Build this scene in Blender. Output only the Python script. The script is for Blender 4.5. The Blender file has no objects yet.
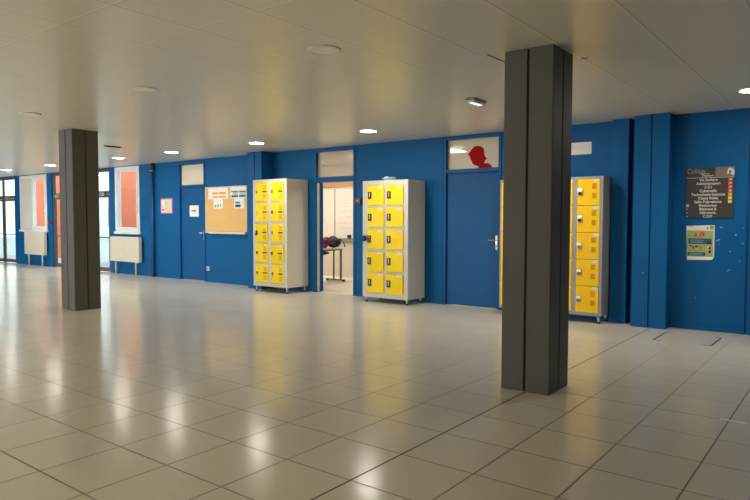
import bpy, bmesh, math, random
from mathutils import Vector, Matrix
random.seed(7)
scene = bpy.context.scene
col = scene.collection
W, H = 9.36, 2.88            # front face of the blue wall, ceiling height

# ------------------------------------------------------------------ materials
def lin(c):
    return tuple(((v/255.0)/12.92 if v/255.0 <= .04045 else ((v/255.0+.055)/1.055)**2.4) for v in c) + (1.0,)

def mat(name, rgb, rough=.5, metal=0., spec=.5, var=.06, scale=6., bump=0., bscale=200., coat=0.):
    m = bpy.data.materials.new(name); m.use_nodes = True
    nt = m.node_tree; b = nt.nodes['Principled BSDF']
    b.inputs['Roughness'].default_value = rough
    b.inputs['Metallic'].default_value = metal
    b.inputs['Specular IOR Level'].default_value = spec
    b.inputs['Coat Weight'].default_value = coat
    c = lin(rgb)
    geo = nt.nodes.new('ShaderNodeNewGeometry')
    no = nt.nodes.new('ShaderNodeTexNoise'); no.inputs['Scale'].default_value = scale; no.inputs['Detail'].default_value = 3
    nt.links.new(geo.outputs['Position'], no.inputs['Vector'])
    mx = nt.nodes.new('ShaderNodeMix'); mx.data_type = 'RGBA'
    mx.inputs[6].default_value = tuple(v*(1-var) for v in c[:3])+(1,)
    mx.inputs[7].default_value = tuple(min(1, v*(1+var)) for v in c[:3])+(1,)
    nt.links.new(no.outputs['Fac'], mx.inputs[0]); nt.links.new(mx.outputs[2], b.inputs['Base Color'])
    if bump:
        n2 = nt.nodes.new('ShaderNodeTexNoise'); n2.inputs['Scale'].default_value = bscale
        nt.links.new(geo.outputs['Position'], n2.inputs['Vector'])
        bp = nt.nodes.new('ShaderNodeBump'); bp.inputs['Strength'].default_value = bump; bp.inputs['Distance'].default_value = .004
        nt.links.new(n2.outputs['Fac'], bp.inputs['Height']); nt.links.new(bp.outputs['Normal'], b.inputs['Normal'])
    return m

def emit(name, rgb, strength):
    m = bpy.data.materials.new(name); m.use_nodes = True
    nt = m.node_tree; nt.nodes.clear()
    e = nt.nodes.new('ShaderNodeEmission'); e.inputs[0].default_value = lin(rgb); e.inputs[1].default_value = strength
    o = nt.nodes.new('ShaderNodeOutputMaterial'); nt.links.new(e.outputs[0], o.inputs[0])
    return m

def math_node(nt, op, a, b=None, c=None):
    n = nt.nodes.new('ShaderNodeMath'); n.operation = op
    for i, v in enumerate((a, b, c)):
        if v is None: continue
        if isinstance(v, (int, float)): n.inputs[i].default_value = v
        else: nt.links.new(v, n.inputs[i])
    return n.outputs[0]

def glass(name, tint=(235, 242, 240), ior=1.5, rough=.0, veil=0.):
    m = bpy.data.materials.new(name); m.use_nodes = True
    nt = m.node_tree; nt.nodes.clear()
    lw = nt.nodes.new('ShaderNodeLayerWeight'); r0 = ((ior-1)/(ior+1))**2
    f5 = math_node(nt, 'POWER', lw.outputs['Facing'], 5.0)
    f = math_node(nt, 'MULTIPLY_ADD', f5, 1-r0, r0)
    t = nt.nodes.new('ShaderNodeBsdfTransparent'); t.inputs[0].default_value = lin(tint)
    g = nt.nodes.new('ShaderNodeBsdfGlossy'); g.inputs['Roughness'].default_value = rough
    x = nt.nodes.new('ShaderNodeMixShader'); o = nt.nodes.new('ShaderNodeOutputMaterial')
    nt.links.new(f, x.inputs[0]); nt.links.new(t.outputs[0], x.inputs[1]); nt.links.new(g.outputs[0], x.inputs[2])
    if veil:
        d = nt.nodes.new('ShaderNodeBsdfDiffuse'); d.inputs[0].default_value = lin((240, 238, 230))
        tl = nt.nodes.new('ShaderNodeBsdfTranslucent'); tl.inputs[0].default_value = lin((240, 238, 230))
        a = nt.nodes.new('ShaderNodeMixShader'); nt.links.new(d.outputs[0], a.inputs[1]); nt.links.new(tl.outputs[0], a.inputs[2])
        v = nt.nodes.new('ShaderNodeMixShader'); v.inputs[0].default_value = veil
        nt.links.new(x.outputs[0], v.inputs[1]); nt.links.new(a.outputs[0], v.inputs[2]); x = v
    nt.links.new(x.outputs[0], o.inputs[0])
    return m

def line_mask(nt, coord, pitch, off, half, soft=.002):
    """1 on the joint lines of a lattice, 0 between"""
    a = math_node(nt, 'SUBTRACT', coord, off)
    a = math_node(nt, 'DIVIDE', a, pitch)
    a = math_node(nt, 'ADD', a, .5)
    a = math_node(nt, 'FRACT', a)
    a = math_node(nt, 'SUBTRACT', a, .5)
    a = math_node(nt, 'ABSOLUTE', a)
    a = math_node(nt, 'MULTIPLY', a, pitch)
    mr = nt.nodes.new('ShaderNodeMapRange'); mr.interpolation_type = 'SMOOTHSTEP'
    mr.inputs['From Min'].default_value = half+soft; mr.inputs['From Max'].default_value = max(0, half-soft)
    nt.links.new(a, mr.inputs['Value'])
    return mr.outputs[0]

def single_line(nt, coord, at, half):
    a = math_node(nt, 'ABSOLUTE', math_node(nt, 'SUBTRACT', coord, at))
    return math_node(nt, 'LESS_THAN', a, half)

def mixc(nt, fac, a, b):
    mx = nt.nodes.new('ShaderNodeMix'); mx.data_type = 'RGBA'
    for i, v in ((0, fac), (6, a), (7, b)):
        if isinstance(v, (tuple, int, float)): mx.inputs[i].default_value = v
        else: nt.links.new(v, mx.inputs[i])
    return mx.outputs[2]

def floor_material():
    m = bpy.data.materials.new('floor_tiles'); m.use_nodes = True
    nt = m.node_tree; b = nt.nodes['Principled BSDF']
    geo = nt.nodes.new('ShaderNodeNewGeometry'); sep = nt.nodes.new('ShaderNodeSeparateXYZ')
    nt.links.new(geo.outputs['Position'], sep.inputs[0]); x, y = sep.outputs[0], sep.outputs[1]
    jx = line_mask(nt, x, .5, -2.217, .006); jy = line_mask(nt, y, .5, 3.666, .006)
    j = math_node(nt, 'MAXIMUM', jx, jy)
    dark = single_line(nt, x, -2.217, .0065)
    dark = math_node(nt, 'MAXIMUM', dark, math_node(nt, 'MULTIPLY', single_line(nt, x, -.717, .0055), .5))
    dark = math_node(nt, 'MAXIMUM', dark, math_node(nt, 'MULTIPLY', math_node(nt, 'MULTIPLY', single_line(nt, y, 5.166, .005), math_node(nt, 'GREATER_THAN', x, -2.2)), .6))
    # per-tile tone
    fx = math_node(nt, 'FLOOR', math_node(nt, 'DIVIDE', math_node(nt, 'ADD', x, 2.217), .5))
    fy = math_node(nt, 'FLOOR', math_node(nt, 'DIVIDE', math_node(nt, 'SUBTRACT', y, 3.666), .5))
    cmb = nt.nodes.new('ShaderNodeCombineXYZ'); nt.links.new(fx, cmb.inputs[0]); nt.links.new(fy, cmb.inputs[1])
    wn = nt.nodes.new('ShaderNodeTexWhiteNoise'); wn.noise_dimensions = '2D'; nt.links.new(cmb.outputs[0], wn.inputs['Vector'])
    no = nt.nodes.new('ShaderNodeTexNoise'); no.inputs['Scale'].default_value = 2.2; no.inputs['Detail'].default_value = 6
    nt.links.new(geo.outputs['Position'], no.inputs['Vector'])
    c = mixc(nt, wn.outputs['Value'], lin(FLOOR_A), lin(FLOOR_B))
    c2 = mixc(nt, no.outputs['Fac'], lin(FLOOR_C), lin(FLOOR_B))
    c = mixc(nt, .45, c, c2)
    c = mixc(nt, math_node(nt, 'MULTIPLY', j, .75), c, lin((92, 80, 62)))
    c = mixc(nt, math_node(nt, 'MULTIPLY', dark, .9), c, lin((38, 32, 26)))
    nt.links.new(c, b.inputs['Base Color'])
    n3 = nt.nodes.new('ShaderNodeTexNoise'); n3.inputs['Scale'].default_value = 1.4; n3.inputs['Detail'].default_value = 5
    nt.links.new(geo.outputs['Position'], n3.inputs['Vector'])
    mr = nt.nodes.new('ShaderNodeMapRange'); mr.inputs['To Min'].default_value = .15; mr.inputs['To Max'].default_value = .21
    nt.links.new(n3.outputs['Fac'], mr.inputs['Value'])
    r = math_node(nt, 'ADD', mr.outputs[0], math_node(nt, 'MULTIPLY', j, .35))
    nt.links.new(r, b.inputs['Roughness'])
    b.inputs['Specular IOR Level'].default_value = .4
    # slightly uneven tiles smear the reflections along the view
    bp = nt.nodes.new('ShaderNodeBump'); bp.inputs['Strength'].default_value = .25; bp.inputs['Distance'].default_value = .002
    nt.links.new(math_node(nt, 'SUBTRACT', 1.0, j), bp.inputs['Height']); nt.links.new(bp.outputs['Normal'], b.inputs['Normal'])
    return m

def ceiling_material():
    m = bpy.data.materials.new('ceiling_panels'); m.use_nodes = True
    nt = m.node_tree; b = nt.nodes['Principled BSDF']
    geo = nt.nodes.new('ShaderNodeNewGeometry'); sep = nt.nodes.new('ShaderNodeSeparateXYZ')
    nt.links.new(geo.outputs['Position'], sep.inputs[0]); x, y = sep.outputs[0], sep.outputs[1]
    P = .675
    gx = line_mask(nt, x, P, -1.305, .007); gy = line_mask(nt, y, P, 5.03, .005)
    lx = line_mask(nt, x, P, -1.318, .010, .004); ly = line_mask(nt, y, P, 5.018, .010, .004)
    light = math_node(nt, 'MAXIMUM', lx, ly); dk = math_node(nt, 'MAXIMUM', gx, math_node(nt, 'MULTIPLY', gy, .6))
    # perforations
    px = line_mask(nt, x, .018, 0., .003, .002); py = line_mask(nt, y, .018, 0., .003, .002)
    perf = math_node(nt, 'MULTIPLY', px, py)
    c = mixc(nt, math_node(nt, 'MULTIPLY', perf, .35), lin(CEIL), lin((90, 84, 72)))
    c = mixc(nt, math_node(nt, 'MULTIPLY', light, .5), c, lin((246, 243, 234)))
    c = mixc(nt, math_node(nt, 'MULTIPLY', dk, .4), c, lin((124, 116, 98)))
    nt.links.new(c, b.inputs['Base Color'])
    b.inputs['Roughness'].default_value = .29; b.inputs['Specular IOR Level'].default_value = .5
    return m

FLOOR_A, FLOOR_B, FLOOR_C = (214, 208, 192), (221, 215, 200), (206, 199, 182)
CEIL = (228, 223, 208)
M = dict(
    blue=mat('blue_wall_paint', (10, 92, 150), .5, spec=.15, bump=.12, bscale=160, var=.05, scale=3),
    blue_door=mat('blue_door_paint', (10, 86, 146), .45, spec=.2, var=.04, scale=4),
    blue_dark=mat('dark_blue_gap', (4, 34, 78), .6),
    cream=mat('cream_classroom_paint', (214, 202, 184), .7),
    white_pvc=mat('white_window_plastic', (236, 237, 238), .35),
    blind=mat('ivory_blind_panel', (232, 229, 218), .15),
    alu=mat('dark_aluminium_frame', (96, 90, 82), .45, metal=.1),
    closer=mat('grey_closer_metal', (150, 158, 146), .4, metal=.2),
    salmon=mat('salmon_render', (250, 132, 92), .8, var=.05, scale=1.5),
    paleext=mat('pale_facade', (226, 228, 232), .8),
    paving=mat('grey_paving', (176, 186, 196), .8),
    pillar=mat('charcoal_pillar_paint', (92, 90, 85), .5, spec=.3, bump=.5, bscale=140, var=.05),
    groove=mat('pillar_groove_black', (22, 21, 19), .7),
    grey=mat('grey_steel_enamel', (205, 201, 189), .38, var=.03),
    grey2=mat('cool_grey_steel_enamel', (150, 150, 152), .38, var=.03),
    yellow=mat('yellow_door_enamel', (255, 220, 4), .4, spec=.25, var=.03),
    amber=mat('amber_door_enamel', (255, 202, 0), .4, spec=.25, var=.03),
    yellow_vent=mat('ochre_vent', (214, 152, 10), .5),
    amber_vent=mat('dark_amber_vent', (206, 146, 10), .55),
    slot=mat('slot_black_brown', (54, 40, 18), .6),
    black=mat('black_plastic', (22, 21, 20), .4),
    silver=mat('brushed_silver', (198, 196, 190), .3, metal=.8),
    steelleg=mat('chrome_leg', (190, 188, 182), .3, metal=.6),
    label=mat('white_label', (236, 226, 200), .6),
    white=mat('white_paper', (236, 236, 232), .7),
    radiator=mat('ivory_radiator_enamel', (222, 216, 200), .4),
    cork=mat('cork', (222, 182, 118), .85, var=.16, scale=60, bump=.4, bscale=120),
    boardrim=mat('pale_board_rim', (214, 206, 192), .4),
    orange=mat('orange_print', (240, 160, 84), .7),
    navy=mat('navy_print', (28, 66, 96), .7),
    teal=mat('pale_teal_print', (150, 206, 210), .7),
    pinkp=mat('pink_print', (214, 110, 160), .7),
    palepink=mat('pale_pink_print', (240, 208, 220), .7),
    limep=mat('pale_green_print', (196, 220, 160), .7),
    peach=mat('peach_print', (236, 196, 150), .7),
    inkgrey=mat('grey_ink', (132, 132, 138), .7),
    signdark=mat('dark_sign_face', (58, 54, 54), .4),
    signline=mat('sign_row_rule', (84, 80, 80), .4),
    signtext=mat('sign_lettering', (226, 222, 218), .5),
    signtitle=mat('sign_title_lettering', (150, 148, 148), .5),
    sq_red=mat('coral_square', (224, 104, 62), .6),
    sq_orange=mat('amber_square', (226, 162, 66), .6),
    sq_yellow=mat('yellow_square', (214, 204, 62), .6),
    sq_lilac=mat('lilac_square', (166, 170, 212), .6),
    signgrey=mat('sign_photo_grey', (122, 112, 104), .6),
    signpale=mat('sign_photo_pale', (206, 212, 216), .6),
    postergreen=mat('poster_green', (164, 178, 108), .6),
    posterblue=mat('poster_blue', (44, 82, 120), .6),
    posterred=mat('poster_red', (214, 70, 56), .6),
    posterochre=mat('poster_ochre', (168, 140, 50), .6),
    skin=mat('poster_skin', (226, 168, 140), .6),
    red=mat('red_film', (168, 6, 16), .6, spec=.1),
    redbox=mat('red_plastic', (176, 34, 44), .4),
    brownbox=mat('dark_red_brown_plastic', (74, 54, 66), .45),
    tape=mat('black_floor_tape', (44, 42, 40), .6),
    scrap=mat('pale_tape', (130, 160, 186), .6),
    tablewood=mat('table_laminate', (214, 202, 184), .4),
    green=mat('green_steel_tube', (28, 118, 92), .4),
    maroon=mat('maroon_cloth', (110, 18, 48), .85, bump=.5, bscale=30),
    darkcloth=mat('black_cloth', (34, 36, 36), .8, bump=.4, bscale=40),
    brownsteel=mat('dark_brown_steel', (58, 34, 30), .5),
    wboard=mat('whiteboard_enamel', (230, 222, 208), .3),
    wtext=mat('faint_marker_ink', (196, 186, 172), .6),
    brownband=mat('brown_band', (186, 148, 112), .6, var=.12, scale=9),
    plastic=mat('pale_blue_film', (190, 214, 232), .3),
    roomfloor=mat('cream_room_floor', (214, 206, 190), .35),
    lampring=mat('white_lamp_ring', (226, 222, 210), .4),
    lampoff=mat('unlit_lamp_glass', (244, 238, 222), .3),
    lampgrey=mat('grey_lamp_housing', (206, 208, 204), .3),
    lampdark=mat('dark_lamp_housing', (62, 62, 58), .5),
    pipe=mat('blue_pipe_paint', (2, 74, 136), .35),
    glass=glass('window_glass'),
    transom=glass('transom_glass', (244, 240, 232), 1.5, .12, .3),
    frosted=glass('frosted_transom_glass', (244, 244, 240), 1.5, .12, .85),
    wired=glass('wired_transom_glass', (244, 240, 232), 1.5, .12, .5),
)
LAMP = 75.0; SPOT = 62.0
DAYCOL = (.92, .97, 1.0); DAY_F = 8.0; SKY = 2.6
M['lamp'] = emit('lamp_diffuser_lit', (255, 248, 234), LAMP)
M['lens'] = emit('emergency_lens_lit', (248, 250, 246), 1.2)
M['floor'] = floor_material()
M['ceiling'] = ceiling_material()

# ------------------------------------------------------------------ mesh tools
class MB:
    """collects shapes given in world coordinates; build() makes them ONE object"""
    def __init__(s): s.bm = bmesh.new()
    def box(s, x0, x1, y0, y1, z0, z1, bev=0., rot=None):
        r = bmesh.ops.create_cube(s.bm, size=1.)
        vs = r['verts']
        bmesh.ops.scale(s.bm, vec=(abs(x1-x0), abs(y1-y0), abs(z1-z0)), verts=vs)
        c = Vector(((x0+x1)/2, (y0+y1)/2, (z0+z1)/2))
        if bev:
            es = list({e for v in vs for e in v.link_edges})
            out = bmesh.ops.bevel(s.bm, geom=es, offset=bev, segments=2, affect='EDGES', profile=.5)
            vs = list({v for f in out['faces'] for v in f.verts} | {v for v in vs if v.is_valid})
        if rot: bmesh.ops.rotate(s.bm, cent=(0, 0, 0), matrix=rot, verts=vs)
        bmesh.ops.translate(s.bm, vec=c, verts=vs)
        return s
    def cyl(s, p0, p1, r, seg=16, r2=None):
        p0, p1 = Vector(p0), Vector(p1); d = p1-p0
        q = Vector((0, 0, 1)).rotation_difference(d.normalized()).to_matrix().to_4x4()
        bmesh.ops.create_cone(s.bm, cap_ends=True, segments=seg, radius1=r, radius2=r if r2 is None else r2,
                              depth=d.length, matrix=Matrix.Translation((p0+p1)/2) @ q)
        return s
    def tube(s, pts, r, seg=10):
        for a, b in zip(pts, pts[1:]): s.cyl(a, b, r, seg)
        for p in pts[1:-1]: bmesh.ops.create_icosphere(s.bm, subdivisions=2, radius=r, matrix=Matrix.Translation(p))
        return s
    def ball(s, c, r, sub=3, jitter=0., seed=0):
        rnd = random.Random(seed)
        out = bmesh.ops.create_icosphere(s.bm, subdivisions=sub, radius=1.)
        ph = [rnd.uniform(0, 6.28) for _ in range(6)]
        for v in out['verts']:
            n = v.co.copy()
            k = 1+jitter*(math.sin(5*n.x+ph[0])*math.sin(4*n.y+ph[1])+.6*math.sin(9*n.z+ph[2])*math.cos(8*n.x+ph[3]))
            v.co = Vector((c[0]+n.x*r[0]*k, c[1]+n.y*r[1]*k, c[2]+n.z*r[2]*k))
        return s
    def prism_xz(s, pts, y0, y1):
        """outline in (x, z), real thickness from y0 to y1"""
        a = [s.bm.verts.new((x, y0, z)) for x, z in pts]; b = [s.bm.verts.new((x, y1, z)) for x, z in pts]
        s.bm.faces.new(a); s.bm.faces.new(b[::-1])
        n = len(pts)
        for i in range(n): s.bm.faces.new((a[i], b[i], b[(i+1) % n], a[(i+1) % n]))
        return s
    def ring(s, c, r0, r1, z0, z1, seg=32):
        v = []
        for i in range(seg):
            a = 2*math.pi*i/seg; ca, sa = math.cos(a), math.sin(a)
            v.append([s.bm.verts.new((c[0]+r*ca, c[1]+r*sa, z)) for r, z in ((r0, z0), (r1, z0+.004), (r1, z1), (r0, z1))])
        for i in range(seg):
            p, q = v[i], v[(i+1) % seg]
            for k in range(4): s.bm.faces.new((p[k], q[k], q[(k+1) % 4], p[(k+1) % 4]))
        return s
    def build(s, name, m, parent=None, smooth=False):
        bmesh.ops.recalc_face_normals(s.bm, faces=s.bm.faces[:])
        me = bpy.data.meshes.new(name)
        org = origin_of(parent)
        if parent is None:
            xs = [v.co for v in s.bm.verts]
            org = Vector((sum(v.x for v in xs)/len(xs), sum(v.y for v in xs)/len(xs), min(v.z for v in xs)))
        bmesh.ops.translate(s.bm, vec=-org, verts=s.bm.verts[:])
        s.bm.to_mesh(me); s.bm.free()
        if smooth: me.polygons.foreach_set('use_smooth', [True]*len(me.polygons))
        me.materials.append(m if not isinstance(m, str) else M[m])
        o = bpy.data.objects.new(name, me); col.objects.link(o)
        if parent is None: o.location = org
        else: o.parent = parent
        return o

def origin_of(p):
    o = Vector((0, 0, 0))
    while p is not None: o = o+p.location; p = p.parent
    return o

def tag(o, label=None, cat=None, group=None, kind=None):
    for k, v in (('label', label), ('category', cat), ('group', group), ('kind', kind)):
        if v: o[k] = v
    return o

def root(name, loc, label, cat, group=None, kind=None):
    o = bpy.data.objects.new(name, None); o.location = loc; o.empty_display_size = .1; col.objects.link(o)
    return tag(o, label, cat, group, kind)

def text(name, body, x, z, y, size, m, parent, align='CENTER', width=None, bold=0.):
    cu = bpy.data.curves.new(name, 'FONT'); cu.body = body; cu.size = size; cu.align_x = align; cu.align_y = 'CENTER'
    cu.extrude = .0006; cu.offset = bold
    t = bpy.data.objects.new(name, cu); col.objects.link(t)
    bpy.context.view_layer.update()
    me = bpy.data.meshes.new_from_object(t.evaluated_get(bpy.context.evaluated_depsgraph_get()))
    bpy.data.objects.remove(t); bpy.data.curves.remove(cu)
    if width:
        ext = max(v.co.x for v in me.vertices)-min(v.co.x for v in me.vertices); k = width/ext
        for v in me.vertices: v.co.x *= k
    org = origin_of(parent)
    for v in me.vertices:
        px, py, pz = v.co
        v.co = Vector((x+px, y-pz, z+py))-org
    me.materials.clear(); me.materials.append(M[m])
    o = bpy.data.objects.new(name, me); col.objects.link(o); o.parent = parent
    return o

# ------------------------------------------------------------------ the shell
X0, X1, Y0 = -26.5, 4.0, -7.0
S = dict(kind='structure')
tag(MB().box(X0-.2, X1+.2, Y0-.2, W+.12, -.15, 0).build('floor', 'floor'), 'beige square tiled hall floor with thin dark joints', 'floor', **S)
tag(MB().box(X0-.2, X1+.2, Y0-.2, W+.12, H, H+.15).build('ceiling', 'ceiling'), 'beige metal panel ceiling with recessed round lamps', 'ceiling', **S)
# openings in the blue wall: (x0, x1, z0, z1)
OPEN = [(-24.6, -22.2, 0, 2.86), (-21.8, -19.98, 1.12, 2.86), (-19.66, -16.38, 0, 2.86), (-16.08, -14.92, 1.13, 2.86),
        (-13.24, -12.2, 0, 2.83), (-8.72, -7.66, 0, 2.85), (-5.7, -4.62, 0, 2.85)]
wb = MB(); x = X0-.2
for a, b, z0, z1 in OPEN:
    wb.box(x, a, W, W+.12, 0, H)
    if z0 > 0: wb.box(a, b, W, W+.12, 0, z0)
    wb.box(a, b, W, W+.12, z1, H)
    x = b
wb.box(x, -2.56, W, W+.12, 0, H)
tag(wb.build('wall_back', 'blue'), 'long royal blue wall with doors, lockers and notices', 'wall', **S)
tag(MB().box(-2.555, X1+.2, 9.27, W+.2, 0, H).build('wall_sign', 'blue'), 'blue wall section carrying the directory sign and green poster', 'wall', **S)
tag(MB().box(X1, X1+.2, Y0, W, 0, H).build('wall_right', 'blue'), 'blue end wall beyond the directory sign', 'wall', **S)
# daylight side of the hall: glazed bays in the end wall and the wall behind
fw = MB()
FB = [(-25.5, -21), (-20.2, -15.7), (-14.9, -10.4)]
x = X0-.2
for a, b in FB:
    fw.box(x, a, Y0-.2, Y0, 0, H); fw.box(a, b, Y0-.2, Y0, 0, .8); fw.box(a, b, Y0-.2, Y0, 2.7, H); x = b
fw.box(x, X1+.2, Y0-.2, Y0, 0, H)
tag(fw.build('wall_front', 'cream'), 'cream wall with wide window bays behind the viewer', 'wall', **S)
tag(MB().box(X0-.2, X0, Y0, W, 0, H).build('wall_left', 'blue'), 'blue far end wall of the hall', 'wall', **S)

# blue pilasters, plinth and door edge at the right end
def pilaster(name, x0, x1, y0, label, groove=True):
    m = MB(); xm = (x0+x1)/2
    yb = W-.004 if x0 < -9 else 9.268
    if groove:
        m.box(x0, xm-.008, y0, yb, 0, H, .006).box(xm+.008, x1, y0, yb, 0, H, .006).box(xm-.01, xm+.01, y0+.02, yb, 0, H)
    else: m.box(x0, x1, y0, yb, 0, H, .006)
    return tag(m.build(name, 'blue'), label, 'pilaster', **S)
pilaster('trim_1', -10.34, -9.91, 9.02, 'blue boxed pilaster between the cork board and the first lockers')
pilaster('trim_2', -2.475, -2.03, 9.02, 'blue grooved pilaster left of the directory sign')
tag(MB().box(-2.83, -2.6, 9.2, W-.002, 0, H, .006).build('trim_3', 'blue'), 'narrow blue pipe box right of the amber lockers', 'pilaster', **S)
tag(MB().box(-2.028, X1-.01, 9.255, 9.2695, .001, .075, .004).build('baseboard_right', 'blue'), 'blue plinth board under the directory sign', 'baseboard', **S)
tag(MB().box(-1.175, -1.14, 9.24, 9.269, 0, H-.002, .004).box(-1.13, -.2, 9.252, 9.269, .08, 2.25, .004).build('trim_4', 'blue_door'), 'blue upright at the right edge of the sign wall', 'trim', **S)
tag(MB().box(-5.9, -5.705, W-.012, W-.0005, 0, H-.002, .003).build('trim_5', 'blue'), 'flat blue jamb board left of the silhouette door', 'trim', **S)

# dark joint gaps in the ceiling at the near pillar
tag(MB().box(-2.596, -2.586, 4.96, 5.30, H-.004, H-.0005).box(-2.0, -1.94, 5.58, 5.592, H-.004, H-.0005).build('trim_6', 'groove'), 'dark open ceiling joint at the head of the nearer pillar', 'trim', **S)

# ------------------------------------------------------------------ pillars
def pillar(cx, cy, label):
    r = root('square_pillar', (cx, cy, 0), label, 'pillar', 'free-standing charcoal pillars')
    w = .217; g = .008; d = .014
    m = MB()
    for sx in (-1, 1):
        for sy in (-1, 1):
            xa, xb = sorted((sx*g, sx*w)); ya, yb = sorted((sy*g, sy*w))
            m.box(cx+xa, cx+xb, cy+ya, cy+yb, 0, H, .008)
    m.build('casing', 'pillar', r)
    MB().box(cx-w+d, cx+w-d, cy-.0075, cy+.0075, 0, H).box(cx-.0075, cx+.0075, cy-w+d, cy+w-d, 0, H).build('groove', 'groove', r)
    return r
pillar(-2.226, 5.20, 'charcoal square pillar standing nearer, in front of the amber lockers')
pillar(-10.08, 5.24, 'charcoal square pillar farther off, in front of the glazed doors')

# ------------------------------------------------------------------ doors
def handle(y, x, z, s, parent, plate=True):
    m = MB()
    m.box(x-.022, x+.022, y-.008, y, z-.13, z+.11, .004)
    m.cyl((x, y, z+.03), (x, y-.05, z+.03), .009, 10).cyl((x, y-.05, z+.03), (x+s*.13, y-.05, z+.03), .009, 10)
    m.cyl((x, y-.006, z-.06), (x, y-.012, z-.06), .012, 12)
    o = m.build('handle', 'silver', parent, True); o['label'] = 'chrome lever handle on a tall plate'
    return o

def blue_door(name, x0, x1, ztop, zleaf, zp0, zp1, label, hs, leaf=True, pane='transom'):
    r = root(name, ((x0+x1)/2, W+.04, 0), label, 'door', kind='structure')
    m = MB(); f = .05
    m.box(x0, x0+f, W-.014, W+.14, 0, ztop, .004).box(x1-f, x1, W-.014, W+.14, 0, ztop, .004)
    m.box(x0+f, x1-f, W-.014, W+.14, zp1, ztop, .004).box(x0+f, x1-f, W-.014, W+.14, zleaf, zp0, .004)
    m.build('frame', 'blue_door', r)
    MB().box(x0+f-.005, x1-f+.005, W+.05, W+.056, zp0-.005, zp1+.005).build('transom_pane', pane, r)
    if leaf:
        MB().box(x0+f+.004, x1-f-.004, W+.03, W+.07, .012, zleaf-.004, .003).build('leaf', 'blue_door', r)
        handle(W+.03, hs[0], hs[1], hs[2], r)
    return r
d3 = blue_door('door_3', -13.23, -12.21, 2.83, 2.225, 2.29, 2.775, 'blue closed door with white notice left of the cork board', (-12.30, 1.11, -1), pane='frosted')
d4 = blue_door('door_4', -8.72, -7.66, 2.85, 2.205, 2.305, 2.80, 'open classroom doorway with glazed transom between two lockers', None, leaf=False)
d5 = blue_door('door_5', -5.70, -4.62, 2.85, 2.25, 2.315, 2.815, 'blue closed door under a transom with red head silhouette', (-4.705, 1.10, -1), pane='wired')
# the open leaf, swung back into the classroom
ang = math.radians(133)
dx, dy = math.cos(ang), math.sin(ang)
lf = MB().box(-.46, .46, -.02, .02, .012, 2.2, .003, Matrix.Rotation(ang, 3, 'Z'))
bmesh.ops.translate(lf.bm, vec=(-8.655+.47*dx, W+.15+.47*dy, 0), verts=lf.bm.verts[:])
lf.build('leaf', 'blue_door', d4)
o = MB().box(-8.672, -8.6675, W+.02, W+.085, .01, 2.2).build('edge_strip', 'silver', d4); o['label'] = 'bright metal strip along the left jamb'
o = MB().box(-8.70, -8.676, W-.03, W-.013, .72, .84, .004).build('strike_plate', 'blue_door', d4)
# head silhouette sticker on the transom
SIL = [(-5.243,2.507),(-5.259,2.566),(-5.234,2.589),(-5.187,2.645),(-5.141,2.683),(-5.076,2.690),(-5.011,2.674),(-4.970,2.638),(-4.958,2.588),(-4.954,2.539),(-4.935,2.500),(-4.898,2.462),(-4.934,2.448),(-4.947,2.440),(-4.947,2.416),(-4.961,2.392),(-4.906,2.397),(-4.852,2.378),(-4.819,2.343),(-4.811,2.312),(-5.075,2.312),(-5.053,2.339),(-5.087,2.357),(-5.138,2.373),(-5.175,2.403),(-5.189,2.445),(-5.214,2.472),(-5.228,2.547)]
tag(MB().prism_xz(SIL, W+.0475, W+.0495).build('silhouette_sticker', 'red'), 'red silhouette of a bowed head stuck on the door transom', 'sticker')

# ------------------------------------------------------------------ glazed entrances
def glazed(name, x0, x1, leaves, ztrans, label, closers, posts):
    r = root(name, ((x0+x1)/2, W+.1, 0), label, 'door', kind='structure')
    y0, y1 = W+.03, W+.09
    m = MB().box(x0, x0+.08, y0, y1, 0, 2.86, .004).box(x1-.08, x1, y0, y1, 0, 2.86, .004)
    m.box(x0+.08, x1-.08, y0, y1, 2.78, 2.86, .004).box(x0+.08, x1-.08, y0, y1, ztrans-.05, ztrans+.05, .004)
    for px, pw in posts: m.box(px-pw/2, px+pw/2, y0, y1, 0, 2.8, .004)
    m.build('frame', 'alu', r)
    ins = MB().box(x0+.08, x1-.08, W+.057, W+.063, ztrans+.05, 2.78)
    ins.build('transom_pane', 'glass', r)
    for a, b in leaves:
        l = MB().box(a, a+.055, y0+.01, y1-.01, .01, ztrans-.055, .004).box(b-.055, b, y0+.01, y1-.01, .01, ztrans-.055, .004)
        l.box(a+.055, b-.055, y0+.01, y1-.01, .01, .12, .004).box(a+.055, b-.055, y0+.01, y1-.01, ztrans-.13, ztrans-.055, .004)
        lo = l.build('leaf', 'alu', r)
        MB().box(a+.05, b-.05, W+.057, W+.063, .115, ztrans-.125).build('pane', 'glass', lo)
        mb = MB().box(a+.07, b-.07, y0+.02, y1-.02, .94, .975, .003); mb.build('push_bar', 'alu', lo)
    for cx in closers:
        MB().box(cx-.14, cx+.14, y0-.06, y0-.001, ztrans-.09, ztrans+.0, .008).cyl((cx-.1, y0-.03, ztrans-.0), (cx+.2, y0-.03, ztrans+.04), .012, 8).build('door_closer', 'closer', r)
    return r
glazed('door_1', -24.6, -22.2, [(-24.515, -23.23), (-23.15, -22.285)], 2.2, 'grey framed glass entrance doors at the far left end', (-22.75,), ((-23.19, .07),))
glazed('door_2', -19.66, -16.38, [(-19.575, -18.05), (-18.0, -16.465)], 2.2, 'grey framed glass doors half hidden by the farther pillar', (-19.3, -16.75), ((-18.025, .07),))

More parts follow.
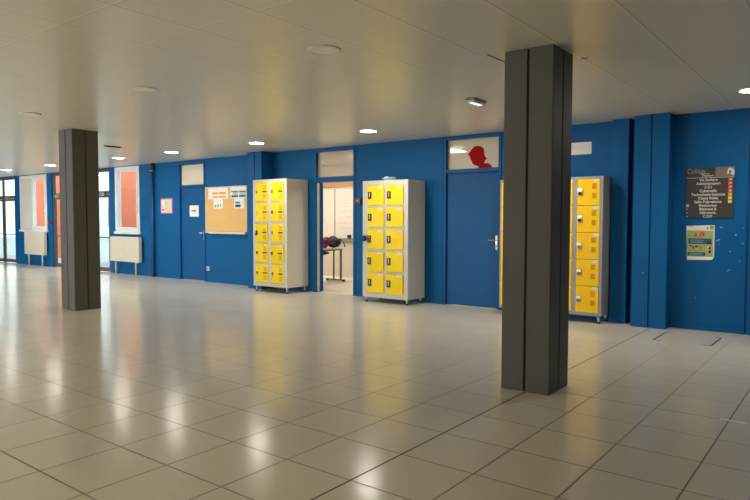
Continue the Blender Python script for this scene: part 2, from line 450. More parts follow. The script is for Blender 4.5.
# ------------------------------------------------------------------ windows
def window(name, x0, x1, z0, panes, label):
    r = root(name, ((x0+x1)/2, W, z0), label, 'window', kind='structure')
    m = MB(); y0, y1 = W-.02, W+.125
    m.box(x0, x0+.07, y0, y1, z0, 2.86, .006).box(x1-.07, x1, y0, y1, z0, 2.86, .006)
    m.box(x0+.07, x1-.07, y0, y1, 2.77, 2.86, .006).box(x0+.07, x1-.07, y0, y1, z0, z0+.07, .006)
    m.build('frame', 'white_pvc', r)
    for a, b, kind in panes:
        s = MB().box(a, a+.048, W-.03, W+.08, z0+.06, 2.78, .006).box(b-.048, b, W-.03, W+.08, z0+.06, 2.78, .006)
        s.box(a+.048, b-.048, W-.03, W+.08, 2.72, 2.78, .006).box(a+.048, b-.048, W-.03, W+.08, z0+.06, z0+.12, .006)
        so = s.build('sash', 'white_pvc', r)
        if kind == 'blind':
            o = MB().box(a+.03, b-.03, W-.04, W-.031, z0+.03, 2.76).build('blind', 'blind', so); o['label'] = 'ivory panel covering the left sash'
        MB().box(a+.055, b-.055, W+.02, W+.026, z0+.115, 2.725).build('pane', 'glass', so)
    MB().box(x0-.02, x1+.04, W-.06, W+.05, z0-.06, z0+.005, .008).build('window_sill', 'white_pvc', r)
    MB().box(x1-.10, x1-.075, W-.055, W-.02, z0+.55, z0+.68, .004).build('handle', 'white_pvc', r)
    return r
window('window_1', -21.8, -19.98, 1.12, [(-21.73, -20.90, 'blind'), (-20.92, -20.05, 'glass')], 'white double window with a drawn blind, over the far radiator')
window('window_2', -16.08, -14.92, 1.13, [(-16.01, -14.99, 'glass')], 'white single window showing salmon wall, over the nearer radiator')

# outside, seen through the glass
tag(MB().box(-60, 20, W+.12, 60, -.25, -.1).build('ground', 'paving'), 'pale paved yard seen through the glass doors', 'ground', **S)
tag(MB().box(-21.95, -19.3, 12.6, 12.9, -.1, 4.2).build('courtyard_wall', 'salmon'), 'salmon rendered wall outside, seen through the nearer window', 'wall', **S)
tag(MB().box(-29.2, -25.4, 12.6, 12.9, -.1, 4.2).build('courtyard_wall', 'salmon'), 'salmon rendered wall outside, seen through the far window', 'wall', **S)
pb = root('outbuilding', (-48, 29, -.1), 'pale building across the yard beyond the glass doors', 'building')
MB().box(-60, -32, 28, 31, -.1, 5.5).build('facade', 'paleext', pb)
for k in range(6): MB().box(-58+k*4.4, -55.6+k*4.4, 27.95, 28.02, .9, 2.6, .01).build('window', 'inkgrey', pb)

# ------------------------------------------------------------------ classroom behind the open door
CY = 12.36
cw = MB().box(-14, -4.0, CY, CY+.2, 0, H); tag(cw.build('wall_classroom_back', 'cream'), 'cream classroom wall carrying the whiteboards', 'wall', **S)
tag(MB().box(-14.2, -14, W+.12, CY, 0, H).build('wall_classroom_left', 'cream'), 'cream classroom side wall behind the open door leaf', 'wall', **S)
tag(MB().box(-4.2, -4.0, W+.12, CY, 0, H).build('wall_classroom_right', 'cream'), 'cream classroom side wall on the silhouette door side', 'wall', **S)
tag(MB().box(-14.2, -4, W+.12, CY+.2, -.15, 0).build('floor_classroom', 'roomfloor'), 'pale classroom floor through the open doorway', 'floor', **S)
tag(MB().box(-14.2, -4, W+.12, CY+.2, H, H+.15).build('ceiling_classroom', 'cream'), 'cream classroom ceiling seen through the transoms', 'ceiling', **S)
tag(MB().box(-11.8, -9.5, CY-.03, CY-.001, 2.30, 2.44, .004).build('trim_7', 'brownband'), 'flat brown band above the classroom whiteboards', 'trim', **S)  # plain brown band just above the boards
tag(MB().box(-11.8, -4.3, CY-.015, CY-.001, 0, .09, .004).build('baseboard_classroom', 'cream'), 'pale baseboard along the classroom wall', 'baseboard', **S)
for cx in (-12.9, -10.5, -6.6):  # leftmost lamp is an addition that brightens the frosted transom
    r = root('classroom_light', (cx, 10.9, H), 'square ceiling lamp in the classroom, %s' % ('added behind the door with the notice to brighten its transom' if cx < -12 else 'above the table with the bags' if cx < -8 else 'beyond the silhouette door'), 'ceiling light')
    MB().box(cx-.32, cx+.32, 10.58, 11.22, H-.05, H-.001, .006).build('housing', 'lampring', r)
    MB().box(cx-.30, cx+.30, 10.60, 11.20, H-.056, H-.049).build('diffuser', emit('classroom_diffuser', (255, 240, 218), 46.), r)
def board(x0, x1, z0, z1, label, txt):
    r = root('whiteboard', ((x0+x1)/2, CY-.02, z0), label, 'whiteboard', 'classroom whiteboards')
    MB().box(x0, x1, CY-.03, CY-.0015, z0, z1, .004).build('panel', 'wboard', r)
    MB().box(x0, x1, CY-.038, CY-.0295, z1-.02, z1).box(x0, x0+.02, CY-.038, CY-.0295, z0, z1-.02).box(x1-.02, x1, CY-.038, CY-.0295, z0, z1-.02).build('rim', 'boardrim', r)
    MB().box(x0, x1, CY-.09, CY-.031, z0-.02, z0+.012, .004).build('marker_tray', 'inkgrey', r)
    if txt:
        rnd = random.Random(3)
        for row in range(7):
            z = z1-.17-row*.14; xx = x0+.06+rnd.uniform(0, .1); pts = []
            while xx < x1-.3:
                pts.append((xx, CY-.0312, z+rnd.uniform(-.02, .02))); xx += rnd.uniform(.012, .03)
            MB().tube(pts, .0032, 5).build('handwriting', 'wtext', r)
    return r
board(-11.45, -10.79, .98, 2.26, 'plain whiteboard half hidden behind the bags on the table', False)
board(-10.77, -9.9, .98, 2.26, 'whiteboard with faint handwriting, by the right door jamb', True)
tag(MB().box(-10.32, -10.22, CY-.085, CY-.035, .993, 1.085, .012).build('board_eraser', 'black'), 'black board eraser on the whiteboard tray by the jamb', 'eraser')

tr = root('school_table', (-9.9, 11.0, 0), 'school table with green steel legs inside the classroom doorway', 'table')
tx0, tx1, ty0, ty1 = -10.25, -9.68, 10.45, 11.47
MB().box(tx0, tx1, ty0, ty1, .775, .802, .008).build('tabletop', 'tablewood', tr)
MB().box(tx0+.06, tx1-.05, ty0+.08, ty1-.08, .745, .773, .004).build('apron', 'green', tr)
for yy in (10.62, 11.38):
    for xx in (-9.76,):
        MB().box(xx-.022, xx+.022, yy-.018, yy+.018, -.0+.045, .755, .006).build('leg', 'green', tr)
    b = MB().box(-10.2, -9.66, yy-.022, yy+.022, .016, .05, .008).build('foot_bar', 'green', tr)
    for xx in (-10.18, -9.68): MB().box(xx-.03, xx+.03, yy-.028, yy+.028, 0, .053, .008).build('foot_cap', 'black', b)
tag(MB().ball((-9.90, 10.85, .69), (.17, .2, .05), 3, .05, 4).build('book_tray', 'brownsteel', tr, True), 'dark tray sagging under the tabletop')
MB().box(-9.91, -9.885, 11.27, 11.30, .05, .75, .004).build('strap', 'brownsteel', tr)

bp = root('backpack', (-9.95, 11.25, .802), 'black backpack slumped on the classroom table', 'backpack')
MB().ball((-9.87, 11.25, .93), (.15, .20, .12), 3, .05, 2).build('body', 'darkcloth', bp, True)
MB().ball((-9.77, 11.12, .875), (.07, .1, .065), 3, .04, 5).build('pocket', 'darkcloth', bp, True)
MB().tube([(-9.83, 11.33, 1.02), (-9.76, 11.40, .99), (-9.72, 11.44, .92), (-9.705, 11.46, .815)], .012).build('strap', 'darkcloth', bp, True)
o = MB().tube([(-9.93, 11.16, 1.03), (-9.9, 11.2, 1.07), (-9.86, 11.25, 1.07), (-9.82, 11.3, 1.03)], .013).build('carry_loop', 'maroon', bp, True); o['label'] = 'maroon carry loop'
jb = root('jacket', (-9.85, 10.87, .802), 'maroon jacket bundled on the table beside the black backpack', 'jacket')
MB().ball((-9.84, 10.88, .925), (.14, .13, .112), 3, .09, 8).build('body', 'maroon', jb, True)
MB().ball((-9.74, 10.80, .858), (.06, .07, .046), 3, .09, 9).build('sleeve', 'maroon', jb, True)
MB().ball((-9.84, 10.95, 1.025), (.08, .08, .035), 3, .08, 12).build('collar', 'maroon', jb, True)

# ------------------------------------------------------------------ lockers
def locker(label, x0, x1, y0, y1, z0, z1, cols, zs, body, doorm, style, legr=.022):
    r = root('locker_cabinet', ((x0+x1)/2, (y0+y1)/2, 0), label, 'locker', 'school lockers along the blue wall')
    m = MB(); fd = .028
    m.box(x0, x1, y0+fd, y1, z0, z1, .004)
    # face frame: stiles, rails
    xs = [x0]+[v for c in cols for v in c]+[x1]
    for i in range(0, len(xs), 2): m.box(xs[i], xs[i+1], y0, y0+fd, z0, z1, .003)
    zb = [z0]+[v for z in zs for v in z]+[z1]
    for c in cols:
        for i in range(0, len(zb), 2): m.box(c[0], c[1], y0+.002, y0+fd, zb[i], zb[i+1])
    m.build('cabinet_body', body, r)
    rnd = random.Random(hash(style) % 7 if False else len(cols)*13+int(z1*10))
    for ri, (za, zc) in enumerate(reversed(zs)):
        for ci, (a, b) in enumerate(cols):
            g = .002 if style == 'square' else .005; w = b-a; h = zc-za
            m = MB().box(a+g, b-g, y0-.006, y0+.016, za+g, zc-g, .004)
            sag = {('slot', 2, 0): .9, ('slot', 3, 1): 1.0, ('plate', 3, 0): .9, ('plate', 4, 1): .5}.get((style, ri, ci), 0)
            if sag:
                # a door standing slightly proud of the frame along its top edge
                for v in m.bm.verts:
                    k = (v.co.z-za)/h
                    v.co.y -= .022*sag*k
                    v.co.z -= .012*sag
            d = m.build('door', doorm, r)
            yf = y0-.006
            if style == 'slot':
                yy = yf-(.012*sag)
                lx = a+w*.12
                if (ri, ci) in ((1, 0),): l = MB().box(lx-.025, lx+.02, yy-.02, yy-.0005, za+h*.42, za+h*.58, .006).build('lock', 'label', d)
                elif (ri, ci) in ((2, 0),): l = MB().box(lx-.018, lx+.026, yy-.018, yy-.0005, za+h*.38, za+h*.62, .005).box(lx-.01, lx+.03, yy-.045, yy-.016, za+h*.36, za+h*.46, .008).build('lock', 'black', d)
                else: l = MB().box(lx-.016, lx+.022, yy-.014, yy-.0005, za+h*.43, za+h*.58, .005).cyl((lx+.003, yy-.013, za+h*.53), (lx+.003, yy-.026, za+h*.53), .012, 10).build('lock', ('slot' if rnd.random() < .5 else 'inkgrey') if ci == 0 else ('slot' if ri in (1, 3) else 'inkgrey'), d)
                MB().box(b-w*.42, b-w*.1, yy-.004, yy-.0003, za+h*.48, za+h*.55, .0015).build('card_slot', 'slot', d)
                for zv in (.62, .16):
                    v = MB()
                    for k in range(4): v.box(b-w*.36, b-w*.14, yy-.004, yy-.0003, za+h*(zv+.065*k), za+h*(zv+.065*k+.03), .001)
                    v.build('vent', 'yellow_vent', d)
                if (ri >= 2 and ci == 1) or (ri >= 3): MB().box(b-w*.3, b-w*.06, yy-.002-.01*sag, yy-.0003, za+h*.86, za+h*.95).build('label', 'label', d)
            elif style == 'plate':
                yy = yf-(.012*sag)
                lx = a+w*.06 if ri != 2 or ci else a+w*.03
                p = MB().box(lx, lx+.082, yy-.008, yy-.0003, za+h*.33, za+h*.68, .003).build('lock', 'black', d)
                t = MB().cyl((lx+.041, yy-.0075, za+h*.6), (lx+.041, yy-.013, za+h*.6), .009, 12)
                if not (ri == 2 and ci == 0): t.box(lx+.035, lx+.047, yy-.011, yy-.0075, za+h*.42, za+h*.6, .002)
                t.build('lock_dial', 'label', p)
                MB().box(b-w*.36, b-w*.06, yy-.002-.01*sag, yy-.0003, za+h*.85, za+h*.95).build('label', 'label', d)
                MB().box(b-.006, b+.006, yy-.004, yy-.0003, za+h*.1, za+h*.9, .001).build('hinge', 'yellow_vent', d)
            else:
                lx = a+w*(.09 if ci else .35)
                l = MB().box(lx-.018, lx+.055, yf-.016, yf-.0003, za+h*.38, za+h*.64, .008).build('lock', 'silver', d, False)
                MB().cyl((lx+.018, yf-.014, za+h*.47), (lx+.018, yf-.036, za+h*.45), .022, 14).build('keyhole', 'slot' if ri in (0, 1) else 'inkgrey', l)
                for fz in (.62, .27):
                    v = MB()
                    for k in range(5):
                        for q in range(5): v.box(a+w*.66+q*.0125, a+w*.66+q*.0125+.0105, yf-.0025, yf-.0003, za+h*fz+k*.0155, za+h*fz+k*.0155+.0125)
                    v.build('vent', 'amber_vent', d)
                MB().box(b-w*.26, b-w*.03, yf-.002, yf-.0003, za+h*.88, za+h*.99).build('label', 'label', d)
    for lx in (x0+.05, x1-.05):
        for ly in (y0+.05, y1-.05):
            l = MB().cyl((lx, ly, .018), (lx, ly, z0+.01), legr, 14).build('leg', 'steelleg', r, True)
            MB().cyl((lx, ly, 0), (lx, ly, .02), legr+.004, 14).build('foot', 'black', l, True)
    return r

def rows(z0, z1, n, gap):
    h = (z1-z0-(n-1)*gap)/n
    return [(z0+i*(h+gap), z0+i*(h+gap)+h) for i in range(n)]

locker('grey locker cabinet with yellow slotted doors beside the cork board', -9.86, -8.885, 8.745, 9.345, .115, 2.265,
       [(-9.785, -9.415), (-9.335, -8.965)], rows(.19, 2.205, 5, .03), 'grey', 'yellow', 'slot')
locker('grey locker cabinet with yellow doors and black locks beside the open doorway', -7.05, -6.07, 8.82, 9.345, .09, 2.145,
       [(-6.95, -6.572), (-6.53, -6.165)], rows(.17, 2.065, 5, .03), 'grey', 'yellow', 'plate')
locker('wide dark grey locker cabinet with amber doors behind the nearer pillar', -4.42, -2.85, 8.92, 9.345, .105, 2.075,
       [(-4.399, -4.045)]+[(-3.217-.384*k, -2.893-.384*k) for k in (2, 1, 0)], rows(.148, 2.04, 5, .004), 'grey2', 'amber', 'square')
pl = root('padlock', (-6.985, 8.81, 1.09), 'black padlock on the left frame of the black-locked lockers', 'padlock')
MB().ball((-6.985, 8.782, 1.13), (.05, .034, .052), 3).build('lock_case', 'black', pl, True)
MB().tube([(-6.985+.03*math.cos(a), 8.79, 1.17+.035*math.sin(a)) for a in [math.pi*k/8 for k in range(9)]], .007, 8).build('shackle', 'silver', pl, True)
tag(MB().ball((-6.60, 8.98, 2.187), (.13, .1, .028), 3, .3, 3).box(-6.62, -6.45, 8.9, 9.0, 2.149, 2.157).build('plastic_wrapper', 'plastic', None, True), 'crumpled pale blue wrapper on top of the black-locked lockers', 'wrapper')

# ------------------------------------------------------------------ radiators
def radiator(x0, x1, z0, z1, label):
    y0, y1 = W-.15, W-.05
    k = y0/W
    r = root('radiator', ((x0+x1)/2, W-.1, 0), label, 'radiator', 'ivory radiators under the windows')
    MB().box(x0, x1, y0, y1, z0, z1, .012).build('panel', 'radiator', r)
    MB().box(x0+.02, x1-.02, y0+.012, y1-.01, z1-.002, z1+.012, .003).build('top_grille', 'radiator', r)
    for px in (x0+.2, x1-.22):
        MB().tube([(px, y0+.05, z0+.02), (px, y0+.05, .0)], .02, 10).build('pipe', 'radiator', r, True)
    MB().cyl((x1-.05, y0-.03, z0-.0), (x1-.05, y0+.01, z0+.0), .022, 10).build('valve', 'radiator', r)
    for px in (x0+.15, x1-.15): MB().box(px-.02, px+.02, y1-.002, W-.0015, z1-.12, z1-.06).build('bracket', 'radiator', r)
radiator(-21.25, -19.93, .35, 1.06, 'ivory flat radiator under the double window, farther from viewer')
radiator(-16.14, -14.77, .34, .99, 'ivory flat radiator under the single window right of the farther pillar')

# ------------------------------------------------------------------ things on the blue wall
pr = root('drain_pipe', (-14.25, W-.06, 0), 'blue vertical pipe with dark collar on the wall left of the pink poster', 'pipe')
MB().cyl((-14.25, W-.06, 0), (-14.25, W-.06, H), .036, 20).build('pipe', 'pipe', pr, True)
c = MB().cyl((-14.25, W-.06, 2.69), (-14.25, W-.06, 2.86), .055, 20).build('collar', 'lampdark', pr, True)
MB().cyl((-14.25, W-.06, 2.68), (-14.25, W-.06, 2.70), .0575, 20).build('clamp', 'silver', c, True)
MB().box(-14.42, -14.38, W-.03, W-.0015, 0, H-.01, .004).build('side_duct', 'blue', pr)

def sheet(name, x0, x1, z0, z1, y, label, cat, prints, m='white', group=None, th=.003, pts=None):
    r = root(name, ((x0+x1)/2, y, z0), label, cat, group)
    if pts: MB().prism_xz(pts, y-th, y).build('sheet', m, r)
    else: MB().box(x0, x1, y-th, y, z0, z1).build('sheet', m, r)
    w, h = x1-x0, z1-z0
    for n_, (a, b, c_, d, pm, pn) in enumerate(prints):
        MB().box(x0+a*w, x0+b*w, y-th-.0006-.0004*n_, y-th+.0002, z0+c_*h, z0+d*h).build(pn, pm, r)
    return r
sheet('poster', -13.99, -13.5, 1.61, 1.985, W, 'small pink bordered poster with pastel drawings, right of the pipe', 'poster',
      [(.06, .94, .07, .93, 'palepink', 'picture'), (.35, .75, .3, .85, 'limep', 'drawing'), (.1, .35, .18, .3, 'inkgrey', 'drawing'), (.45, .8, .1, .28, 'peach', 'drawing'), (.12, .32, .55, .85, 'white', 'drawing'), (.7, .9, .5, .7, 'palepink', 'drawing')], 'pinkp')
sheet('notice', -12.85, -12.5, 1.53, 1.80, W+.0295, 'white paper notice taped to the blue door beside the cork board', 'notice',
      [(.25, .75, .45, .58, 'inkgrey', 'lettering'), (.3, .7, .25, .3, 'peach', 'lettering')])
# cork board
cb = root('notice_board', (-11.45, W-.02, 1.15), 'cork notice board with pinned papers left of the first lockers', 'notice board')
MB().box(-12.16, -10.73, W-.022, W-.002, 1.19, 2.20).build('cork_panel', 'cork', cb)
MB().box(-12.18, -12.15, W-.028, W-.001, 1.18, 2.215, .003).box(-10.745, -10.72, W-.028, W-.001, 1.18, 2.215, .003).box(-12.15, -10.745, W-.028, W-.001, 2.195, 2.215, .003).build('rim', 'boardrim', cb)
MB().box(-12.0, -10.73, W-.085, W-.001, 1.135, 1.185, .008).box(-12.18, -12.0, W-.03, W-.001, 1.15, 1.185, .004).build('ledge', 'boardrim', cb)
def grid(cols, rws, m):
    return [(a, b, c_, d, m[(i+k) % len(m)], 'printed_block') for i, (a, b) in enumerate(cols) for k, (c_, d) in enumerate(rws)]
yb = W-.0222
G = 'papers pinned to the cork board'
sheet('paper_sheet', -12.07, -11.36, 1.93, 2.185, yb, 'wide white sheet with orange blocks at the top of the cork board', 'paper',
      [(.22, .50, .42, .62, 'orange', 'printed_block'), (.54, .9, .42, .62, 'orange', 'printed_block'), (.22, .50, .1, .26, 'orange', 'printed_block'), (.54, .9, .1, .26, 'orange', 'printed_block')], group=G)
sheet('paper_sheet', -11.87, -11.55, 1.715, 1.926, yb, 'small white sheet with grey figures below the orange-block sheet', 'paper',
      [(.12, .28, .1, .4, 'inkgrey', 'printed_block'), (.42, .56, .1, .5, 'inkgrey', 'printed_block'), (.72, .84, .15, .5, 'inkgrey', 'printed_block'), (.15, .8, .72, .78, 'palepink', 'printed_block')], group=G)
sheet('paper_sheet', -11.28, -10.75, 1.945, 2.19, yb, 'wide white sheet with dark blue blocks at the top of the cork board', 'paper',
      [(.06, .5, .08, .24, 'navy', 'printed_block'), (.56, .98, .08, .24, 'navy', 'printed_block'), (.06, .5, .52, .62, 'navy', 'printed_block'), (.56, .98, .52, .62, 'navy', 'printed_block'), (.16, .5, .28, .5, 'teal', 'printed_block'), (.6, .98, .28, .5, 'teal', 'printed_block')], group=G)
sheet('paper_sheet', -11.15, -10.82, 1.71, 1.941, yb, 'small white sheet with one dark blue block below the blue-block sheet', 'paper',
      [(.1, .66, .12, .36, 'navy', 'printed_block'), (.1, .6, .52, .64, 'navy', 'printed_block'), (.12, .6, .4, .5, 'teal', 'printed_block')], group=G)
ws = root('wall_socket', (-12.1, W, .26), 'small white wall socket below the cork board ledge', 'socket')
MB().box(-12.155, -12.065, W-.03, W, .265, .36, .01).build('plate', 'white_pvc', ws)
MB().cyl((-12.11, W-.0295, .313), (-12.11, W-.034, .313), .028, 16).build('insert', 'inkgrey', ws)
tag(MB().box(-19.86, -19.76, W-.05, W, 1.32, 1.43, .008).box(-19.84, -19.78, W-.056, W-.049, 1.345, 1.405, .004).build('call_point', 'redbox'), 'small red alarm box between the double window and glass doors', 'alarm box')
al = root('call_box', (-7.58, W, 1.74), 'dark red-brown wall box between the open doorway and black-locked lockers', 'wall box')
MB().box(-7.635, -7.50, W-.05, W, 1.755, 1.88, .008).build('case', 'brownbox', al)
o = MB().box(-7.585, -7.56, W-.054, W-.049, 1.81, 1.835, .003).build('button', 'white', al)
sheet('paper_sign', -3.75, -3.175, 2.435, 2.615, W, 'blank white paper sign above the amber lockers', 'sign', [(.1, .8, .45, .53, 'label', 'lettering')])

# directory sign
SY = 9.27
sg = root('directory_sign', (-1.58, SY, 1.49), 'dark directory sign listing rooms, with coloured squares, above the green poster', 'sign')
sx0, sx1, sz0, sz1 = -1.865, -1.30, 1.49, 2.155
MB().box(sx0, sx1, SY-.016, SY-.001, sz0, sz1, .002).build('panel', 'signdark', sg)
yt = SY-.0168
MB().box(sx0+.005, sx1-.005, yt-.0004, yt+.001, 2.017, 2.022).build('header_rule', 'signtext', sg)
rr = MB()
for k in range(1, 11): rr.box(sx0+.01, sx1-.01, yt, yt+.001, 2.013-.0478*k-.001, 2.013-.0478*k+.001)
rr.build('row_rules', 'signline', sg)
ph = MB().box(-1.52, -1.30, yt, yt+.001, 2.03, 2.152).build('photo_strip', 'signgrey', sg)
MB().prism_xz([(-1.39, 2.08), (-1.37, 2.13), (-1.345, 2.14), (-1.32, 2.12), (-1.303, 2.10), (-1.303, 2.04), (-1.33, 2.045), (-1.345, 2.06), (-1.33, 2.09), (-1.35, 2.11), (-1.365, 2.09), (-1.36, 2.06), (-1.38, 2.055)], yt-.0006, yt-.0001).build('emblem', 'signpale', ph)
text('lettering', 'Collège', -1.855, 2.105, yt, .092, 'signtitle', sg, 'LEFT', .215)
text('lettering', 'Gustave', -1.635, 2.074, yt, .030, 'signtext', sg, 'CENTER', .10)
text('lettering', 'Flaubert', -1.607, 2.045, yt, .032, 'signtext', sg, 'CENTER', .135, .0006)
rowsT = ['Vie Scolaire', 'Administration', 'C.D.I', 'Cybersalle', 'Technologie-Sciences', 'Classe Relais', 'Salle Polyvalente', 'Restaurant', 'Bâtiment B', 'Infirmerie', 'C.O.P']
wid = [.215, .28, .085, .20, .40, .235, .32, .21, .20, .185, .105]
for k, (t, w) in enumerate(zip(rowsT, wid)):
    text('lettering', t, -1.60, 2.013-.0478*(k+.5), yt, .047, 'signtext', sg, 'CENTER', w, .0008)
for k in range(7):
    z = 2.013-.0478*(k+.5)
    q = MB().box(-1.368, -1.322, yt-.0006, yt+.001, z-.019, z+.019).build('colour_square', 'sq_red' if k < 4 else 'sq_orange' if k == 4 else 'sq_yellow', sg)
    MB().prism_xz([(-1.352, z-.005), (-1.352, z+.005), (-1.345, z+.005), (-1.345, z+.01), (-1.333, z), (-1.345, z-.01), (-1.345, z-.005)], yt-.0012, yt-.0004).build('arrow', 'label', q)
for k in range(7, 11):
    z = 2.013-.0478*(k+.5); s = .019 if k == 7 else .009
    if k == 7:
        q = MB().box(-1.862, -1.824, yt-.0006, yt+.001, z-.019, z+.019).build('colour_square', 'sq_lilac', sg)
        MB().box(-1.852, -1.834, yt-.0012, yt-.0004, z-.004, z+.004).build('arrow', 'signtext', q)
    else: MB().prism_xz([(-1.853, z-.011), (-1.853, z+.011), (-1.832, z)], yt-.0006, yt+.001).build('arrow', 'sq_lilac', sg)

# green poster
p = sheet('poster', -1.852, -1.515, .935, 1.395, SY, 'green and blue poster with small figures, below the directory sign', 'poster',
      [(.03, .97, .10, .85, 'postergreen', 'green_field'), (.84, .97, .88, .985, 'posterochre', 'logo'), (.05, .25, .955, .97, 'posterred', 'lettering'), (.22, .7, .90, .915, 'peach', 'lettering'), (.72, .79, .89, .95, 'inkgrey', 'logo')],
      pts=[(-1.852, 1.385), (-1.515, 1.398), (-1.512, .985), (-1.53, .95), (-1.545, .94), (-1.835, .932)])
px0, pw, pz0, phh = -1.84, .318, .935, .46
def pbox(a, b, c_, d, m, name, y=.0055): return MB().box(px0+a*pw, px0+b*pw, SY-y, SY-y+.0012, pz0+c_*phh, pz0+d*phh).build(name, m, p)
pbox(.05, .93, .46, .62, 'posterblue', 'text_panel'); pbox(.03, .70, .12, .22, 'posterblue', 'text_panel')
for k in range(3): pbox(.12, .62, .50+.035*k, .508+.035*k, 'teal', 'lettering', .0062)
for k in range(2): pbox(.1, .6, .14+.04*k, .15+.04*k, 'teal', 'lettering', .0062)
for a, b, c_, d, m in ((.28, .38, .66, .78, 'posterred'), (.38, .46, .70, .80, 'skin'), (.46, .56, .66, .79, 'posterred'), (.56, .66, .68, .81, 'posterred'), (.44, .6, .70, .74, 'skin'),
                       (.10, .2, .38, .42, 'black'), (.2, .3, .30, .40, 'posterred'), (.3, .42, .36, .41, 'black'), (.34, .46, .28, .36, 'skin'), (.5, .57, .30, .42, 'posterochre'),
                       (.76, .84, .34, .40, 'palepink'), (.82, .9, .30, .38, 'black'), (.82, .92, .2, .28, 'black'), (.74, .82, .22, .33, 'skin'), (.75, .92, .47, .53, 'black')):
    MB().ball((px0+(a+b)/2*pw, SY-.0065, pz0+(c_+d)/2*phh), ((b-a)/2*pw, .0012, (d-c_)/2*phh), 2, .12, int(a*100)).build('drawing', m, p, True)
# scraps of old tape left on the blue wall
from_list = [(-1.44, 1.36, .03, .012), (-1.47, 1.185, .05, .014), (-1.27, 1.26, .02, .02), (-1.19, 1.15, .012, .028), (-1.18, 1.36, .02, .012), (-1.33, 1.05, .016, .012), (-1.34, .80, .035, .01), (-1.22, .93, .012, .012), (-1.46, 1.14, .016, .01), (-2.33, .74, .02, .012), (-1.72, .42, .012, .01)]
for x, z, w, h in from_list:
    y = SY if x > -2 else 9.02
    tag(MB().box(-w/2, w/2, -.001, .001, -h/2, h/2, 0, Matrix.Rotation(random.uniform(-.6, .6), 3, 'Y')).build('tape_scrap', 'scrap'),
        'tiny pale scrap of old tape left on the blue wall around the sign', 'tape scrap', 'old tape scraps on the blue wall').location = (x, y-.0008, z)

# ------------------------------------------------------------------ floor marks
def bracket(x0, x1, y0, y1, s, label):
    w = .02; m = MB()
    if s < 0: m.box(x0, x0+w, y0, y1, .0003, .0018).box(x0+w, x1, y0, y0+w, .0003, .0018).box(x0+w, x1, y1-w, y1, .0003, .0018)
    else: m.box(x1-w, x1, y0, y1, .0003, .0018).box(x0, x1-w, y0, y0+w, .0003, .0018).box(x0, x1-w, y1-w, y1, .0003, .0018)
    tag(m.build('floor_marking', 'tape'), label, 'floor marking', 'black tape brackets on the tiles')
bracket(-1.98, -1.89, 8.15, 8.81, -1, 'black tape bracket on the floor by the grooved blue pilaster')
bracket(-1.42, -1.325, 8.16, 8.81, 1, 'black tape bracket on the floor below the directory sign, right one')
tag(MB().box(-.775, -.60, 5.16, 5.18, .0003, .0016, 0).build('tape_strip', 'white'), 'short white strip on the tiles near the right edge', 'tape')

# ------------------------------------------------------------------ ceiling fittings
def downlight(x, y, lit, label, r=.125):
    o = root('downlight', (x, y, H), label, 'ceiling light', 'round recessed ceiling lamps')
    MB().ring((x, y), r, r+.022, H-.012, H-.0003).build('rim', 'lampring', o)
    MB().cyl((x, y, H-.0095), (x, y, H-.001), r+.002, 32).build('diffuser', 'lamp' if lit else 'lampoff', o)
    if lit:      # the lamp's downward beam
        l = bpy.data.lights.new('downlight_beam', 'SPOT'); l.energy = SPOT; l.color = lin((255, 249, 236))[:3]
        l.spot_size = math.radians(140); l.spot_blend = .7; l.shadow_soft_size = r
        b = bpy.data.objects.new('downlight_beam', l); col.objects.link(b); b.parent = o; b.location = (0, 0, -.02)
for x, w in ((-19.5, 'first from the far left end'), (-16.85, 'second from the far end, before the glass doors'), (-13.6, 'before the pipe and single window'),
             (-11.55, 'before the cork board'), (-8.91, 'before the slotted yellow lockers'), (-6.28, 'before the black-locked lockers'),
             (-3.62, 'before the amber lockers, behind the pillar'), (-.97, 'before the directory sign, at the right edge')):
    downlight(x, 8.0, True, 'lit round ceiling lamp ' + w)
for y in (-2.0, -5.0):  # extra rows out of view, added to brighten floor and ceiling
    for k in range(9): downlight(-22.2+2.67*k, y, True, 'lit round ceiling lamp added out of view behind the viewer as fill light')
for x, w in ((-3.61, 'largest, above the open floor'), (-6.26, 'middle one of the row'), (-8.97, 'near the head of the farther pillar')):
    downlight(x, 4.0, False, 'unlit round ceiling lamp, ' + w, .12)
em = root('emergency_light', (-3.66, 6.72, H), 'grey emergency lamp block under the ceiling left of the nearer pillar', 'emergency light')
MB().box(-3.72, -3.60, 6.57, 6.88, H-.023, H-.0005, .006).build('base', 'inkgrey', em)
MB().box(-3.715, -3.605, 6.575, 6.87, H-.05, H-.022, .01).build('cover', 'lampgrey', em)
MB().box(-3.685, -3.635, 6.60, 6.845, H-.054, H-.048, .002).build('lens', 'lens', em)
vt = root('ceiling_vent', (-11.6, 6.71, H), 'narrow dark vent slot in the ceiling right of the farther pillar', 'vent')
MB().box(-11.64, -11.56, 6.54, 6.87, H-.014, H-.0005, .003).build('frame', 'lampdark', vt)
for k in range(3): MB().box(-11.63, -11.57, 6.555+.105*k, 6.64+.105*k, H-.02, H-.0135, .002).build('slat', 'slot', vt)

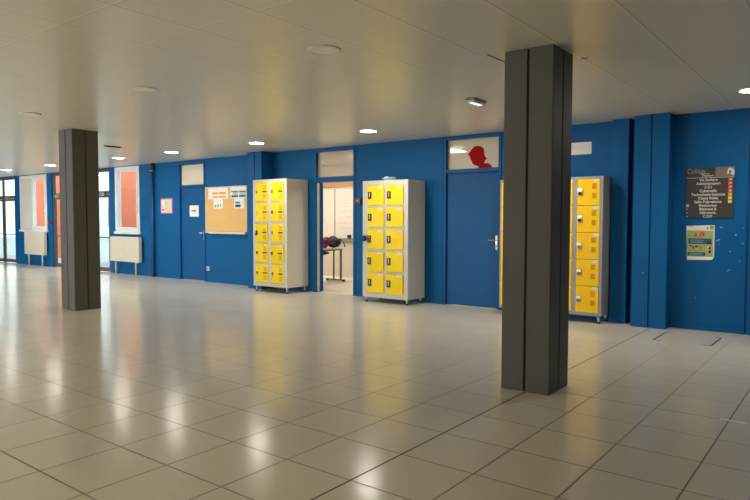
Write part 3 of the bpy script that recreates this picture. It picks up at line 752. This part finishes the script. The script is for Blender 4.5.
# ------------------------------------------------------------------ daylight
w = bpy.data.worlds.new('overcast_sky'); scene.world = w; w.use_nodes = True
bg = w.node_tree.nodes['Background']; bg.inputs[0].default_value = (.86, .93, 1.0, 1); bg.inputs[1].default_value = SKY
def daylight(x0, x1, y, z0, z1, rot, axis, radiance):
    """soft overcast daylight filling one window bay"""
    l = bpy.data.lights.new('daylight', 'AREA'); l.shape = 'RECTANGLE'
    l.size = abs(x1-x0); l.size_y = abs(z1-z0); l.energy = radiance*math.pi*l.size*l.size_y
    l.color = DAYCOL
    o = bpy.data.objects.new('daylight', l); col.objects.link(o)
    o.location = ((x0+x1)/2, y, (z0+z1)/2) if axis == 'y' else (y, (x0+x1)/2, (z0+z1)/2)
    o.rotation_euler = rot
    return o
for a, b in FB: daylight(a, b, Y0-.22, .8, 2.7, (math.pi/2, 0, 0), 'y', DAY_F)

# ------------------------------------------------------------------ camera
cam = bpy.data.cameras.new('camera'); co = bpy.data.objects.new('camera', cam); col.objects.link(co)
F, YAW, PITCH, ROLL = 631.885, -.654846, .0468129, .0021838
cam.sensor_width = 36.0; cam.lens = F*36.0/750.0; cam.clip_start = .05; cam.clip_end = 200
fwd = Vector((math.sin(YAW)*math.cos(PITCH), math.cos(YAW)*math.cos(PITCH), -math.sin(PITCH)))
rt = Vector((math.cos(YAW), -math.sin(YAW), 0)); up = rt.cross(fwd)
r2 = rt*math.cos(ROLL)+up*math.sin(ROLL); u2 = up*math.cos(ROLL)-rt*math.sin(ROLL)
co.matrix_world = Matrix(((r2.x, u2.x, -fwd.x, 0), (r2.y, u2.y, -fwd.y, 0), (r2.z, u2.z, -fwd.z, 1.4497), (0, 0, 0, 1)))
scene.camera = co

vs = scene.view_settings
scene.display_settings.display_device = 'sRGB'
vs.view_transform = 'Standard'; vs.look = 'None'; vs.gamma = 1.0; vs.exposure = 0.3; vs.use_curve_mapping = False
scene.cycles.use_denoising = True
scene.cycles.max_bounces = 12; scene.cycles.diffuse_bounces = 6; scene.cycles.glossy_bounces = 4; scene.cycles.transparent_max_bounces = 16
scene.cycles.caustics_reflective = True; scene.cycles.sample_clamp_indirect = 4.0
